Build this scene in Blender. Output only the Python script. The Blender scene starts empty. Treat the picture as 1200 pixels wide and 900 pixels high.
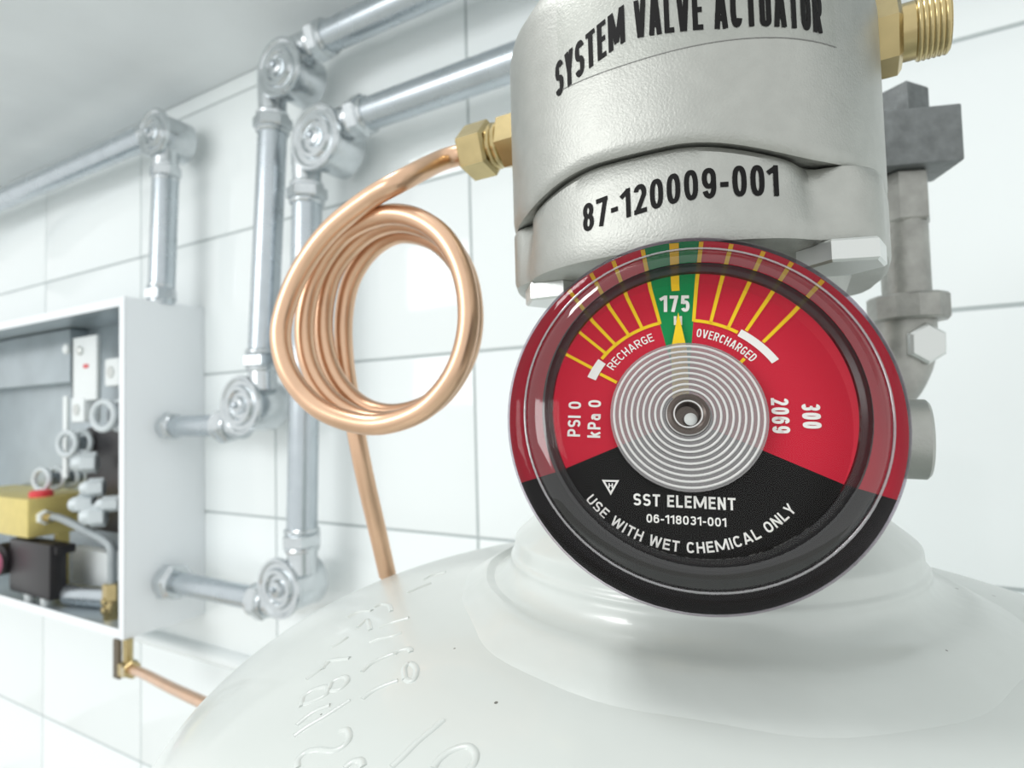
import bpy, bmesh, math, random
from mathutils import Vector, Matrix

# ------------------------------------------------------------------ camera, world, lights, exposure
SC = bpy.context.scene
COL = SC.collection
CZ = 1.90                                   # camera height above the floor (metres)
FPX = 700.0                                 # focal length in pixels of the 1200 x 900 frame
YAW, PITCH, ROLL = math.radians(29.546), math.radians(2.523), math.radians(-1.555)
FWD = Vector((-math.sin(YAW)*math.cos(PITCH), math.cos(YAW)*math.cos(PITCH), math.sin(PITCH)))
_r = Vector((math.cos(YAW), math.sin(YAW), 0)); _u = _r.cross(FWD)
RGT = _r*math.cos(ROLL) + _u*math.sin(ROLL)
UPV = -_r*math.sin(ROLL) + _u*math.cos(ROLL)
CAM = Vector((0, 0, CZ))
cd = bpy.data.cameras.new('camera'); cam = bpy.data.objects.new('camera', cd); COL.objects.link(cam)
M = Matrix((RGT, UPV, -FWD)).transposed().to_4x4(); M.translation = CAM
cam.matrix_world = M
cd.sensor_width = 36; cd.lens = 36*FPX/1200; cd.clip_start = 0.005; cd.clip_end = 50
cd.dof.use_dof = True; cd.dof.focus_distance = 0.098; cd.dof.aperture_fstop = 21/0.82
SC.camera = cam

w = bpy.data.worlds.new('world'); SC.world = w; w.use_nodes = True
w.node_tree.nodes['Background'].inputs[0].default_value = (0.965, 0.99, 0.985, 1)
w.node_tree.nodes['Background'].inputs[1].default_value = 0.95

def area(name, loc, target, sx, sy, power, col=(1, 1, 1)):
    l = bpy.data.lights.new(name, 'AREA'); l.shape = 'RECTANGLE'; l.size = sx; l.size_y = sy; l.energy = power; l.color = col
    o = bpy.data.objects.new(name, l); COL.objects.link(o); o.location = loc
    o.rotation_euler = (Vector(target)-Vector(loc)).to_track_quat('-Z', 'Y').to_euler()
    return o
area('ceiling_lamp', (-0.55, -0.12, CZ+1.05), (-0.05, 0.1, CZ), 0.36, 0.26, 4.6)
area('room_lamp', (-0.85, -1.15, CZ+0.45), (-0.35, 0.4, CZ+0.05), 0.8, 0.5, 5.5)
SC.view_settings.view_transform = 'Standard'; SC.view_settings.look = 'None'
SC.view_settings.exposure = 0.22; SC.view_settings.gamma = 1.0; SC.view_settings.use_curve_mapping = False

# ------------------------------------------------------------------ geometry helpers
def ray(x, y): return RGT*((x-600)/FPX) - UPV*((y-450)/FPX) + FWD
def pt(x, y, d): return CAM + ray(x, y)*d                       # real point at depth d
WALL = 0.4055
def onwall(x, y, off=0.0):                                      # point 'off' in front of the tiled wall
    d = ray(x, y); return CAM + d*((WALL-off)/d.y)

def frame(axis, hint=None):
    a = Vector(axis).normalized()
    h = Vector(hint) if hint is not None else (Vector((0, 0, 1)) if abs(a.z) < 0.9 else Vector((1, 0, 0)))
    x = (h - a*h.dot(a)).normalized(); y = a.cross(x)
    return x, y, a

class MB:
    def __init__(s): s.v = []; s.f = []
    def add(s, vs, fs):
        o = len(s.v); s.v += [Vector(p) for p in vs]; s.f += [tuple(i+o for i in f) for f in fs]; return s
    def box(s, lo, hi, bev=0.0):
        if bev: return s.bbox(lo, hi, bev)
        x0, y0, z0 = lo; x1, y1, z1 = hi
        return s.add([(x0,y0,z0),(x1,y0,z0),(x1,y1,z0),(x0,y1,z0),(x0,y0,z1),(x1,y0,z1),(x1,y1,z1),(x0,y1,z1)],
                     [(0,3,2,1),(4,5,6,7),(0,1,5,4),(1,2,6,5),(2,3,7,6),(3,0,4,7)])
    def bbox(s, lo, hi, bev, mat=None):
        bm = bmesh.new(); bmesh.ops.create_cube(bm, size=1)
        c = [(a+b)/2 for a, b in zip(lo, hi)]; d = [b-a for a, b in zip(lo, hi)]
        for v in bm.verts: v.co = Vector((v.co.x*d[0]+c[0], v.co.y*d[1]+c[1], v.co.z*d[2]+c[2]))
        bmesh.ops.bevel(bm, geom=bm.edges[:], offset=bev, segments=2, profile=0.6, affect='EDGES')
        bm.verts.index_update()
        vs = [v.co.copy() for v in bm.verts]
        if mat is not None: vs = [mat @ v for v in vs]
        s.add(vs, [tuple(v.index for v in f.verts) for f in bm.faces]); bm.free(); return s
    def lathe(s, prof, org, axis, n=32, hint=None, cap=True, phase=0.0, sx=1.0, sy=1.0):
        x, y, a = frame(axis, hint); org = Vector(org); vs = []; fs = []
        for r, h in prof:
            for k in range(n):
                t = 2*math.pi*k/n + phase
                vs.append(org + a*h + x*(r*sx*math.cos(t)) + y*(r*sy*math.sin(t)))
        for i in range(len(prof)-1):
            for k in range(n):
                k2 = (k+1) % n
                fs.append((i*n+k, i*n+k2, (i+1)*n+k2, (i+1)*n+k))
        if cap:
            if prof[0][0] > 1e-6: fs.append(tuple(reversed(range(n))))
            if prof[-1][0] > 1e-6: fs.append(tuple((len(prof)-1)*n+k for k in range(n)))
        return s.add(vs, fs)
    def cyl(s, p0, p1, r0, r1=None, n=24, bev=0.0, phase=0.0, hint=None):
        p0 = Vector(p0); p1 = Vector(p1); L = (p1-p0).length; r1 = r0 if r1 is None else r1
        if bev: prof = [(r0-bev, 0), (r0, bev), (r1, L-bev), (r1-bev, L)]
        else: prof = [(r0, 0), (r1, L)]
        return s.lathe(prof, p0, p1-p0, n, hint, True, phase)
    def hexnut(s, p0, p1, r, hint=None, phase=0.0):
        L = (Vector(p1)-Vector(p0)).length; b = r*0.1
        return s.lathe([(r*0.86, 0), (r, b), (r, L-b), (r*0.86, L)], p0, Vector(p1)-Vector(p0), 6, hint, True, phase)
    def tube(s, pts, r, n=12, cap=True):
        pts = [Vector(p) for p in pts]; m = len(pts); rr = r if isinstance(r, (list, tuple)) else [r]*m
        t0 = (pts[1]-pts[0]).normalized(); x, y, a = frame(t0); vs = []; fs = []
        for i, p in enumerate(pts):
            t = (pts[min(i+1, m-1)]-pts[max(i-1, 0)]).normalized()
            x = (x - t*x.dot(t)).normalized(); y = t.cross(x)
            for k in range(n):
                q = 2*math.pi*k/n; vs.append(p + x*(rr[i]*math.cos(q)) + y*(rr[i]*math.sin(q)))
        for i in range(m-1):
            for k in range(n):
                k2 = (k+1) % n; fs.append((i*n+k, i*n+k2, (i+1)*n+k2, (i+1)*n+k))
        if cap: fs.append(tuple(reversed(range(n)))); fs.append(tuple((m-1)*n+k for k in range(n)))
        return s.add(vs, fs)
    def torus(s, c, axis, R, r, n=32, m=10):
        x, y, a = frame(axis); c = Vector(c); vs = []; fs = []
        for i in range(n):
            t = 2*math.pi*i/n; d = x*math.cos(t)+y*math.sin(t)
            for j in range(m):
                q = 2*math.pi*j/m; vs.append(c + d*(R+r*math.cos(q)) + a*(r*math.sin(q)))
        for i in range(n):
            for j in range(m):
                fs.append((i*m+j, ((i+1) % n)*m+j, ((i+1) % n)*m+(j+1) % m, i*m+(j+1) % m))
        return s.add(vs, fs)
    def build(s, name, mat, parent=None, loc=None, angle=35, smooth=True):
        me = bpy.data.meshes.new(name)
        base = origin_of(parent) if parent is not None else (Vector(loc) if loc is not None else Vector((0, 0, 0)))
        me.from_pydata([tuple(v-base) for v in s.v], [], s.f)
        bm = bmesh.new(); bm.from_mesh(me); bmesh.ops.recalc_face_normals(bm, faces=bm.faces[:]); bm.to_mesh(me); bm.free()
        if smooth:
            me.polygons.foreach_set('use_smooth', [True]*len(me.polygons)); me.set_sharp_from_angle(angle=math.radians(angle))
        me.materials.append(mat); me.update()
        o = bpy.data.objects.new(name, me); COL.objects.link(o)
        if parent is not None: o.parent = parent
        else: o.location = base
        ORI[o.name] = base
        return o
ORI = {}
def origin_of(o): return ORI[o.name]
def tag(o, label=None, cat=None, group=None, kind=None):
    for k, v in (('label', label), ('category', cat), ('group', group), ('kind', kind)):
        if v: o[k] = v
    return o
def thing(name, loc, label, cat, group=None):
    o = bpy.data.objects.new(name, None); COL.objects.link(o); o.location = Vector(loc); o.empty_display_size = 0.01
    ORI[o.name] = Vector(loc); return tag(o, label, cat, group)
def smoothpath(P, k=8):
    P = [Vector(p) for p in P]; out = []
    for i in range(len(P)-1):
        a = P[max(i-1, 0)]; b = P[i]; c = P[i+1]; d = P[min(i+2, len(P)-1)]
        for j in range(k):
            t = j/k
            out.append(0.5*((2*b)+(c-a)*t+(2*a-5*b+4*c-d)*t*t+(3*b-a-3*c+d)*t**3))
    return out+[P[-1]]

# ------------------------------------------------------------------ materials
def lin(c): return tuple(((x/12.92) if x <= 0.04045 else ((x+0.055)/1.055)**2.4) for x in c)
def mat(name, srgb, rough=0.5, metal=0.0, spec=0.5, coat=0.0, noise=0.0, nscale=200, bump=0.0, bscale=400, rvar=0.0, dist=0.0004, aniso=0.0):
    m = bpy.data.materials.new(name); m.use_nodes = True; nt = m.node_tree; b = nt.nodes['Principled BSDF']
    c = lin(srgb)
    b.inputs['Base Color'].default_value = (*c, 1); b.inputs['Roughness'].default_value = rough
    b.inputs['Metallic'].default_value = metal; b.inputs['Specular IOR Level'].default_value = spec
    b.inputs['Coat Weight'].default_value = coat; b.inputs['Coat Roughness'].default_value = 0.05
    if noise or bump or rvar:
        tc = nt.nodes.new('ShaderNodeTexCoord')
    if noise:
        n = nt.nodes.new('ShaderNodeTexNoise'); n.inputs['Scale'].default_value = nscale; n.inputs['Detail'].default_value = 5
        nt.links.new(tc.outputs['Object'], n.inputs['Vector'])
        r = nt.nodes.new('ShaderNodeValToRGB'); e = r.color_ramp.elements
        e[0].position = 0.3; e[1].position = 0.7
        e[0].color = (*[max(0, x*(1-noise)) for x in c], 1); e[1].color = (*[min(1, x*(1+noise*0.6)) for x in c], 1)
        nt.links.new(n.outputs['Fac'], r.inputs['Fac']); nt.links.new(r.outputs['Color'], b.inputs['Base Color'])
    if rvar:
        n3 = nt.nodes.new('ShaderNodeTexNoise'); n3.inputs['Scale'].default_value = nscale*0.5
        nt.links.new(tc.outputs['Object'], n3.inputs['Vector'])
        mp = nt.nodes.new('ShaderNodeMapRange'); mp.inputs['To Min'].default_value = rough-rvar; mp.inputs['To Max'].default_value = rough+rvar
        nt.links.new(n3.outputs['Fac'], mp.inputs['Value']); nt.links.new(mp.outputs['Result'], b.inputs['Roughness'])
    if bump:
        n2 = nt.nodes.new('ShaderNodeTexNoise'); n2.inputs['Scale'].default_value = bscale; n2.inputs['Detail'].default_value = 4
        nt.links.new(tc.outputs['Object'], n2.inputs['Vector'])
        bp = nt.nodes.new('ShaderNodeBump'); bp.inputs['Strength'].default_value = bump; bp.inputs['Distance'].default_value = dist
        nt.links.new(n2.outputs['Fac'], bp.inputs['Height']); nt.links.new(bp.outputs['Normal'], b.inputs['Normal'])
    return m
def clear(name, tint=(1, 1, 1), rough=0.02, gloss=1.0, base=0.04):
    m = bpy.data.materials.new(name); m.use_nodes = True; nt = m.node_tree
    for n in list(nt.nodes): nt.nodes.remove(n)
    out = nt.nodes.new('ShaderNodeOutputMaterial'); t = nt.nodes.new('ShaderNodeBsdfTransparent'); g = nt.nodes.new('ShaderNodeBsdfGlossy')
    t.inputs['Color'].default_value = (*tint, 1); g.inputs['Roughness'].default_value = rough
    f = nt.nodes.new('ShaderNodeFresnel'); f.inputs['IOR'].default_value = 1.49
    ml = nt.nodes.new('ShaderNodeMath'); ml.operation = 'MULTIPLY_ADD'; ml.inputs[1].default_value = gloss; ml.inputs[2].default_value = base
    mx = nt.nodes.new('ShaderNodeMixShader')
    nt.links.new(f.outputs[0], ml.inputs[0]); nt.links.new(ml.outputs[0], mx.inputs[0])
    nt.links.new(t.outputs[0], mx.inputs[1]); nt.links.new(g.outputs[0], mx.inputs[2]); nt.links.new(mx.outputs[0], out.inputs['Surface'])
    return m

TILE = mat('tile_glaze', (0.95, 0.97, 0.97), 0.07, spec=0.5, bump=0.05, bscale=14, dist=0.002)
GROUT = mat('grout', (0.72, 0.75, 0.75), 0.9)
HOOD = mat('hood_sheet', (0.91, 0.925, 0.93), 0.42, spec=0.5, noise=0.05, nscale=9)
FLOORM = mat('floor_screed', (0.84, 0.84, 0.82), 0.6, noise=0.08, nscale=4)
LINER = mat('liner_glaze', (0.94, 0.96, 0.96), 0.1)
GALV = mat('galvanised_steel', (0.74, 0.77, 0.79), 0.27, metal=0.9, noise=0.06, nscale=60, rvar=0.06)
ZINC = mat('bright_zinc', (0.80, 0.82, 0.83), 0.22, metal=0.92, noise=0.08, nscale=90, bump=0.12, bscale=140)
CASTAL = mat('cast_aluminium', (0.68, 0.685, 0.665), 0.42, metal=0.85, noise=0.05, nscale=300, bump=0.4, bscale=2200, dist=0.0002)
IRON = mat('cast_iron', (0.46, 0.475, 0.475), 0.5, metal=0.6, noise=0.22, nscale=260, bump=0.5, bscale=900, dist=0.0003)
IRONL = mat('worn_plated_iron', (0.62, 0.62, 0.60), 0.4, metal=0.75, noise=0.25, nscale=120, bump=0.4, bscale=500)
BOLT = mat('bolt_zinc', (0.82, 0.83, 0.82), 0.3, metal=0.8, bump=0.1, bscale=800)
BRASS = mat('brass', (0.75, 0.68, 0.50), 0.25, metal=0.95, noise=0.12, nscale=150)
COPPER = mat('copper', (0.88, 0.73, 0.61), 0.3, metal=0.9, noise=0.08, nscale=70, rvar=0.06)
PAINT = mat('white_tank_paint', (0.785, 0.805, 0.79), 0.28, coat=0.22, bump=0.3, bscale=26, dist=0.0022)
CABW = mat('white_powder_coat', (0.94, 0.955, 0.965), 0.35, bump=0.06, bscale=900)
CABIN = mat('bare_cabinet_steel', (0.70, 0.74, 0.76), 0.32, metal=0.55, noise=0.1, nscale=20)
INK = mat('black_ink', (0.05, 0.045, 0.045), 0.55, spec=0.2)
RED = mat('dial_red', (0.79, 0.13, 0.22), 0.4, spec=0.12)
GREEN = mat('dial_green', (0.05, 0.55, 0.30), 0.4, spec=0.12)
BLACK = mat('dial_black', (0.055, 0.05, 0.045), 0.35, spec=0.12)
YEL = mat('dial_yellow', (0.97, 0.82, 0.15), 0.4, spec=0.12)
WHITE = mat('dial_white', (0.95, 0.95, 0.93), 0.45, spec=0.12)
DARK = mat('dark_rubber', (0.10, 0.09, 0.09), 0.35)
PLBLK = mat('black_plastic', (0.13, 0.12, 0.13), 0.4)
PLWHT = mat('white_plastic', (0.90, 0.92, 0.92), 0.4)
REDP = mat('red_plastic', (0.85, 0.25, 0.28), 0.4)
PINK = mat('pink_plastic', (0.93, 0.55, 0.68), 0.4)
HOSE = mat('grey_braid', (0.62, 0.65, 0.66), 0.45, metal=0.3, bump=0.4, bscale=900)
STEELD = mat('mid_grey_steel', (0.55, 0.58, 0.60), 0.35, metal=0.7)  # even mid grey for the spool shafts
# specks in the tank paint
nt = PAINT.node_tree; tc = nt.nodes.new('ShaderNodeTexCoord'); vo = nt.nodes.new('ShaderNodeTexVoronoi'); vo.inputs['Scale'].default_value = 130
nz = nt.nodes.new('ShaderNodeTexNoise'); nz.inputs['Scale'].default_value = 45
rp = nt.nodes.new('ShaderNodeMapRange'); rp.inputs['From Min'].default_value = 0.50; rp.inputs['From Max'].default_value = 0.64; rp.inputs['To Min'].default_value = 0.0; rp.inputs['To Max'].default_value = 0.10
lt = nt.nodes.new('ShaderNodeMath'); lt.operation = 'LESS_THAN'
mx = nt.nodes.new('ShaderNodeMix'); mx.data_type = 'RGBA'
nt.links.new(tc.outputs['Object'], vo.inputs['Vector']); nt.links.new(tc.outputs['Object'], nz.inputs['Vector'])
nt.links.new(nz.outputs['Fac'], rp.inputs['Value']); nt.links.new(vo.outputs['Distance'], lt.inputs[0]); nt.links.new(rp.outputs['Result'], lt.inputs[1])
nt.links.new(lt.outputs[0], mx.inputs['Factor']); mx.inputs['A'].default_value = (*lin((0.785, 0.805, 0.79)), 1); mx.inputs['B'].default_value = (*lin((0.42, 0.42, 0.40)), 1)
nt.links.new(mx.outputs['Result'], nt.nodes['Principled BSDF'].inputs['Base Color'])

# ------------------------------------------------------------------ lettering: a plain condensed gothic drawn from strokes
def sarc(cx, cy, rx, ry, a0, a1, n=14, e=2.5):
    out = []
    for k in range(n+1):
        q = math.radians(a0+(a1-a0)*k/n); c, s_ = math.cos(q), math.sin(q)
        out.append((cx+rx*math.copysign(abs(c)**(2/e), c), cy+ry*math.copysign(abs(s_)**(2/e), s_)))
    return out
WID = {'I': 0.0, 'M': 0.84, 'W': 0.82, '1': 0.34, '-': 0.30, ' ': 0.22, 'L': 0.44, 'E': 0.46, 'T': 0.50, 'k': 0.46, 'a': 0.46, 'A': 0.58, 'V': 0.56}
def glyph(ch, t, k):
    h = t/2; w = WID.get(ch, 0.52)*k
    if ch == 'I': w = t
    if ch == '1': w = max(w, 2.1*t)
    L, R, B, T = h, w-h, h, 1-h; cx = w/2; rx = max(cx-h, 0.01); Mm = 0.5; S = []; ry = (T-B)/2
    if ch == 'A': S = [[(h*0.95, 0), (cx-h*0.3, 1)], [(w-h*0.95, 0), (cx+h*0.3, 1)], [(w*0.25, 0.27), (w*0.75, 0.27)]]
    elif ch == 'V': S = [[(h*0.95, 1), (cx-h*0.3, 0)], [(w-h*0.95, 1), (cx+h*0.3, 0)]]
    elif ch == 'W': S = [[(h*0.9, 1), (w*0.27, 0)], [(w*0.27, 0), (w*0.5, 1)], [(w*0.5, 1), (w*0.73, 0)], [(w*0.73, 0), (w-h*0.9, 1)]]
    elif ch == 'M': S = [[(L, 0), (L, 1)], [(R, 0), (R, 1)], [(L+h*0.2, 1), (cx, 0.12)], [(R-h*0.2, 1), (cx, 0.12)]]
    elif ch == 'N': S = [[(L, 0), (L, 1)], [(R, 0), (R, 1)], [(L, 1), (R, 0)]]
    elif ch == 'H': S = [[(L, 0), (L, 1)], [(R, 0), (R, 1)], [(L, Mm), (R, Mm)]]
    elif ch == 'I': S = [[(cx, 0), (cx, 1)]]
    elif ch == 'L': S = [[(L, 0), (L, 1)], [(0, B), (w, B)]]
    elif ch == 'E': S = [[(L, 0), (L, 1)], [(0, B), (w, B)], [(0, T), (w, T)], [(0, Mm+0.02), (w*0.92, Mm+0.02)]]
    elif ch == 'T': S = [[(cx, 0), (cx, 1)], [(0, T), (w, T)]]
    elif ch == 'Y': S = [[(cx, 0), (cx, 0.45)], [(h*0.95, 1), (cx, 0.40)], [(w-h*0.95, 1), (cx, 0.40)]]
    elif ch == 'K' or ch == 'k': S = [[(L, 0), (L, 1)], [(L, 0.30), (R, 0.72 if ch == 'k' else 1)], [(w*0.42, 0.42), (w-h, 0)]]
    elif ch == 'U': S = [[(L, 1)]+sarc(cx, B+rx*1.2, rx, rx*1.2, 180, 360)+[(R, 1)]]
    elif ch == 'O' or ch == '0': S = [sarc(cx, 0.5, rx, ry, 0, 360, 32)]
    elif ch == 'C': S = [sarc(cx, 0.5, rx, ry, 35, 325, 26)]
    elif ch == 'G': S = [sarc(cx, 0.5, rx, ry, 35, 320, 26), [(R, 0.06), (R, 0.50)], [(cx, 0.46), (w, 0.46)]]
    elif ch == 'D': S = [[(L, 0), (L, 1)], [(L, T), (cx, T)]+sarc(cx, 0.5, R-cx, ry, 90, -90, 16)+[(L, B)]]
    elif ch == 'P' or ch == 'R':
        S = [[(L, 0), (L, 1)], [(L, T), (cx, T)]+sarc(cx, (T+0.46)/2, R-cx, (T-0.46)/2, 90, -90, 12)+[(L, 0.46)]]
        if ch == 'R': S.append([(cx, 0.46), (R, 0)])
    elif ch == 'S': S = [sarc(cx, (T+Mm)/2, rx, (T-Mm)/2, 20, 262, 16, 2.2)+sarc(cx, (B+Mm)/2, rx, (Mm-B)/2, 82, -160, 16, 2.2)]
    elif ch == '3': S = [sarc(cx, (T+0.52)/2, rx, (T-0.52)/2, 160, -85, 16, 2.2)+sarc(cx, (B+0.52)/2, rx, (0.52-B)/2, 85, -160, 16, 2.2)]
    elif ch == '8': S = [sarc(cx, (T+0.52)/2, rx*0.92, (T-0.52)/2, 0, 360, 24, 2.2), sarc(cx, (B+0.52)/2, rx, (0.52-B)/2, 0, 360, 24, 2.2)]
    elif ch == '2': S = [sarc(cx, 0.70, rx, T-0.70, 165, -20, 14, 2.2)+[(L+h*0.3, B)], [(0, B), (w, B)]]
    elif ch == '5': S = [[(w*0.95, T), (L+h*0.3, T), (L, 0.48)], sarc(cx, (B+0.60)/2, rx, (0.60-B)/2, 150, -155, 18, 2.3)]
    elif ch == '6' or ch == '9':
        p = [sarc(cx, (B+0.60)/2, rx, (0.60-B)/2, 0, 360, 24, 2.3), [(L, 0.32)]+sarc(cx, 0.60, rx, T-0.60, 180, 25, 14, 2.3)]
        S = p if ch == '6' else [[(w-x, 1-y) for x, y in q] for q in p]
    elif ch == '7': S = [[(0, T), (w, T)], [(R-h*0.1, T), (w*0.36, 0)]]
    elif ch == '1': S = [[(R, 0), (R, 1)], [(0, 0.74), (R-h*0.4, 0.90)]]
    elif ch == '-': S = [[(0, 0.42), (w, 0.42)]]
    elif ch == 'a': S = [sarc(cx, 0.30, rx, 0.30-h, 0, 360, 22, 2.2), [(R, 0), (R, 0.50)], [(R, 0.48)]+sarc(cx, 0.50, rx, 0.24-h, 0, 155, 10, 2.2)]
    return w, S
def stroke_strip(P, h):
    closed = math.hypot(P[0][0]-P[-1][0], P[0][1]-P[-1][1]) < 1e-5; n = len(P); vs = []; fs = []
    def dirn(a, b): d = math.hypot(b[0]-a[0], b[1]-a[1]) or 1; return ((b[0]-a[0])/d, (b[1]-a[1])/d)
    for i in range(n):
        if closed: a = P[i-1] if i > 0 else P[-2]; c = P[i+1] if i < n-1 else P[1]
        else: a = P[max(i-1, 0)]; c = P[min(i+1, n-1)]
        d1 = dirn(a, P[i]) if a != P[i] else dirn(P[i], c); d2 = dirn(P[i], c) if c != P[i] else d1
        nx, ny = -(d1[1]+d2[1]), d1[0]+d2[0]; l = math.hypot(nx, ny) or 1; nx /= l; ny /= l
        m = min(1.5, 1/max(0.3, -d1[1]*nx+d1[0]*ny))
        vs += [(P[i][0]+nx*h*m, P[i][1]+ny*h*m), (P[i][0]-nx*h*m, P[i][1]-ny*h*m)]
    for i in range(n-1): fs.append((2*i, 2*i+1, 2*i+3, 2*i+2))
    return vs, fs
def letters(txt, width, cap, fn, t=0.17, gap=0.14):             # fn maps (x 0..width, y 0..cap) to 3D
    want = width/cap; lo, hi = 0.2, 4.0
    for _ in range(40):
        k = (lo+hi)/2; tot = sum(glyph(c, t, k)[0] for c in txt)+gap*(0.5+0.5*k)*(len(txt)-1)
        if tot > want: hi = k
        else: lo = k
    x = 0.0; mb = MB()
    for c in txt:
        w_, S = glyph(c, t, k)
        for P in S:
            if len(P) == 2:                                      # split long strokes so they follow curved surfaces
                (xa, ya), (xb, yb_) = P; P = [(xa+(xb-xa)*q/4, ya+(yb_-ya)*q/4) for q in range(5)]
            vs, fs = stroke_strip(P, t/2); mb.add([fn((x+a)*cap, b*cap) for a, b in vs], fs)
        x += w_+gap*(0.5+0.5*k)
    return mb

# ------------------------------------------------------------------ setting: tiled wall, hood, floor, liner
TH, TW = 0.15, 0.2400659
Z0 = CZ+0.34863896; X00 = -0.98528906                           # top joint row and first joint column
HOODZ = onwall(250, 103).z
wb = MB(); wb.box((-1.75, WALL+0.0012, 0), (0.95, WALL+0.12, HOODZ+0.05))
wall = wb.build('wall_back', GROUT, loc=(0, WALL, 0)); tag(wall, 'white glazed wall tiles with thin grey joints', kind='structure')
tile_me = {}
gap = 0.0011
for i in range(-3, 8):
    for j in range(-1, 8):
        z1 = Z0 - TH*(j-1) if j > 0 else (Z0 if j == 0 else None)
        if j == -1: continue
        za = Z0 - TH*j; zb = Z0 - TH*(j-1)
        if j == 0: zb = HOODZ
        xa = X00+TW*i; xb = xa+TW
        key = (round(zb-za, 4))
        if key not in tile_me:
            m_ = MB(); m_.bbox((gap, 0, gap), (TW-gap, 0.008, zb-za-gap), 0.0011)
            o = m_.build('tile', TILE, parent=None); tile_me[key] = o.data
        else:
            o = bpy.data.objects.new('tile', tile_me[key]); COL.objects.link(o)
        o.parent = wall; o.location = Vector((xa, 0.0, za)) - Vector((0, 0, 0))
        random.seed(i*31+j); o.location.y = random.uniform(-0.0001, 0.0003)
hb = MB(); hb.box((-1.75, 0.17, HOODZ), (0.95, WALL+0.12, HOODZ+0.03))
tag(hb.build('ceiling', HOOD, loc=(0, 0.2, HOODZ)), 'pale grey sheet metal ceiling above the tiled wall', kind='structure')
fb = MB(); fb.box((-4, -4, -0.05), (4, WALL+0.12, 0)); tag(fb.build('floor', FLOORM), 'grey floor', kind='structure')
# half round liner along the fifth joint
zl = onwall(235, 762).z
prof = []
for k in range(9):
    a = math.pi*k/8; prof.append((WALL-0.011*math.sin(a), zl+0.0085*math.cos(a)))
lb = MB(); n = len(prof); xs = (-1.5, 0.9)
lb.add([(x, y, z) for x in xs for y, z in prof], [(k, k+1, n+k+1, n+k) for k in range(n-1)]+[tuple(range(n)), tuple(reversed(range(n, 2*n)))])
tag(lb.build('trim_1', LINER, loc=(0, WALL, zl)), 'white half round liner along a tile joint below the box', kind='structure')

# ------------------------------------------------------------------ tank
AX = Vector((-0.0313, 0.147, 0)); TX = Vector((-0.0376, 0.147, 0))
RT, TB, TZC = 0.1185, 0.0405, CZ-0.0770
tank = thing('suppressant_tank', (TX.x, TX.y, CZ-0.45), 'glossy white painted steel tank with domed shoulder under the silver valve', 'tank')
def dome_z(rho): return TZC + TB*math.sqrt(max(0, 1-(rho/RT)**2))
prof = [(0.0, CZ-0.45), (RT*0.6, CZ-0.45), (RT*0.92, CZ-0.44), (RT, CZ-0.42), (RT, TZC)]
prof = [(r, z-0) for r, z in prof]
for k in range(1, 25):
    a = math.pi/2*k/25; prof.append((RT*math.cos(a), TZC+TB*math.sin(a)))
prof.append((0.0, TZC+TB))
sb = MB(); sb.lathe([(r, z) for r, z in prof], (TX.x, TX.y, 0), (0, 0, 1), 96); sb.build('shell', PAINT, tank)
# collar and weld pad, lumpy
cprof = [(0.0585, -0.0475), (0.0568, -0.0445), (0.0548, -0.0430), (0.0530, -0.0418), (0.0512, -0.0404), (0.0495, -0.0392), (0.0472, -0.0378), (0.0458, -0.0364), (0.0452, -0.0352), (0.0454, -0.0344), (0.0451, -0.0338), (0.0446, -0.0334), (0.0443, -0.0330), (0.0442, -0.0306), (0.0441, -0.0300), (0.0436, -0.0294), (0.0405, -0.0268), (0.0375, -0.0243), (0.0368, -0.0238), (0.030, -0.0234), (0.0, -0.0234)]
cb = MB(); NN = 96; vs = []; fs = []
random.seed(4)
def lump(t, i):
    a = 1.0
    if i < 6:
        g = (6-i)/6
        a += g*(0.17*max(0.0, math.cos(t+1.15))**2+0.016*math.sin(3*t+1)+0.012*math.sin(7*t+2)+0.008*math.sin(15*t))
    return a
for i, (r, h) in enumerate(cprof):
    for k in range(NN):
        t = 2*math.pi*k/NN; rr = r*lump(t, i)
        x = AX.x-0.0015+rr*math.cos(t); y = AX.y+rr*math.sin(t); z = CZ+h
        if i == 0: z = dome_z(min(RT*0.99, math.hypot(x-TX.x, y-TX.y)))-0.0012
        elif i == 1: z = dome_z(math.hypot(x-TX.x, y-TX.y))+0.0001
        elif i == 2: z = dome_z(math.hypot(x-TX.x, y-TX.y))+0.0007
        elif i == 3: z = dome_z(math.hypot(x-TX.x, y-TX.y))+0.0016
        elif i == 4: z = max(z, dome_z(math.hypot(x-TX.x, y-TX.y))+0.0024)
        vs.append((x, y, z))
for i in range(len(cprof)-1):
    for k in range(NN): fs.append((i*NN+k, i*NN+(k+1) % NN, (i+1)*NN+(k+1) % NN, (i+1)*NN+k))
cb.add(vs, fs); PAINTW = PAINT.copy(); PAINTW.name = 'lumpy_weld_paint'
for n_ in PAINTW.node_tree.nodes:
    if n_.type == 'BUMP': n_.inputs['Strength'].default_value = 0.75
o = cb.build('neck_collar', PAINTW, tank, angle=60)
ss = o.modifiers.new('subsurf', 'SUBSURF'); ss.levels = ss.render_levels = 1
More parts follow.
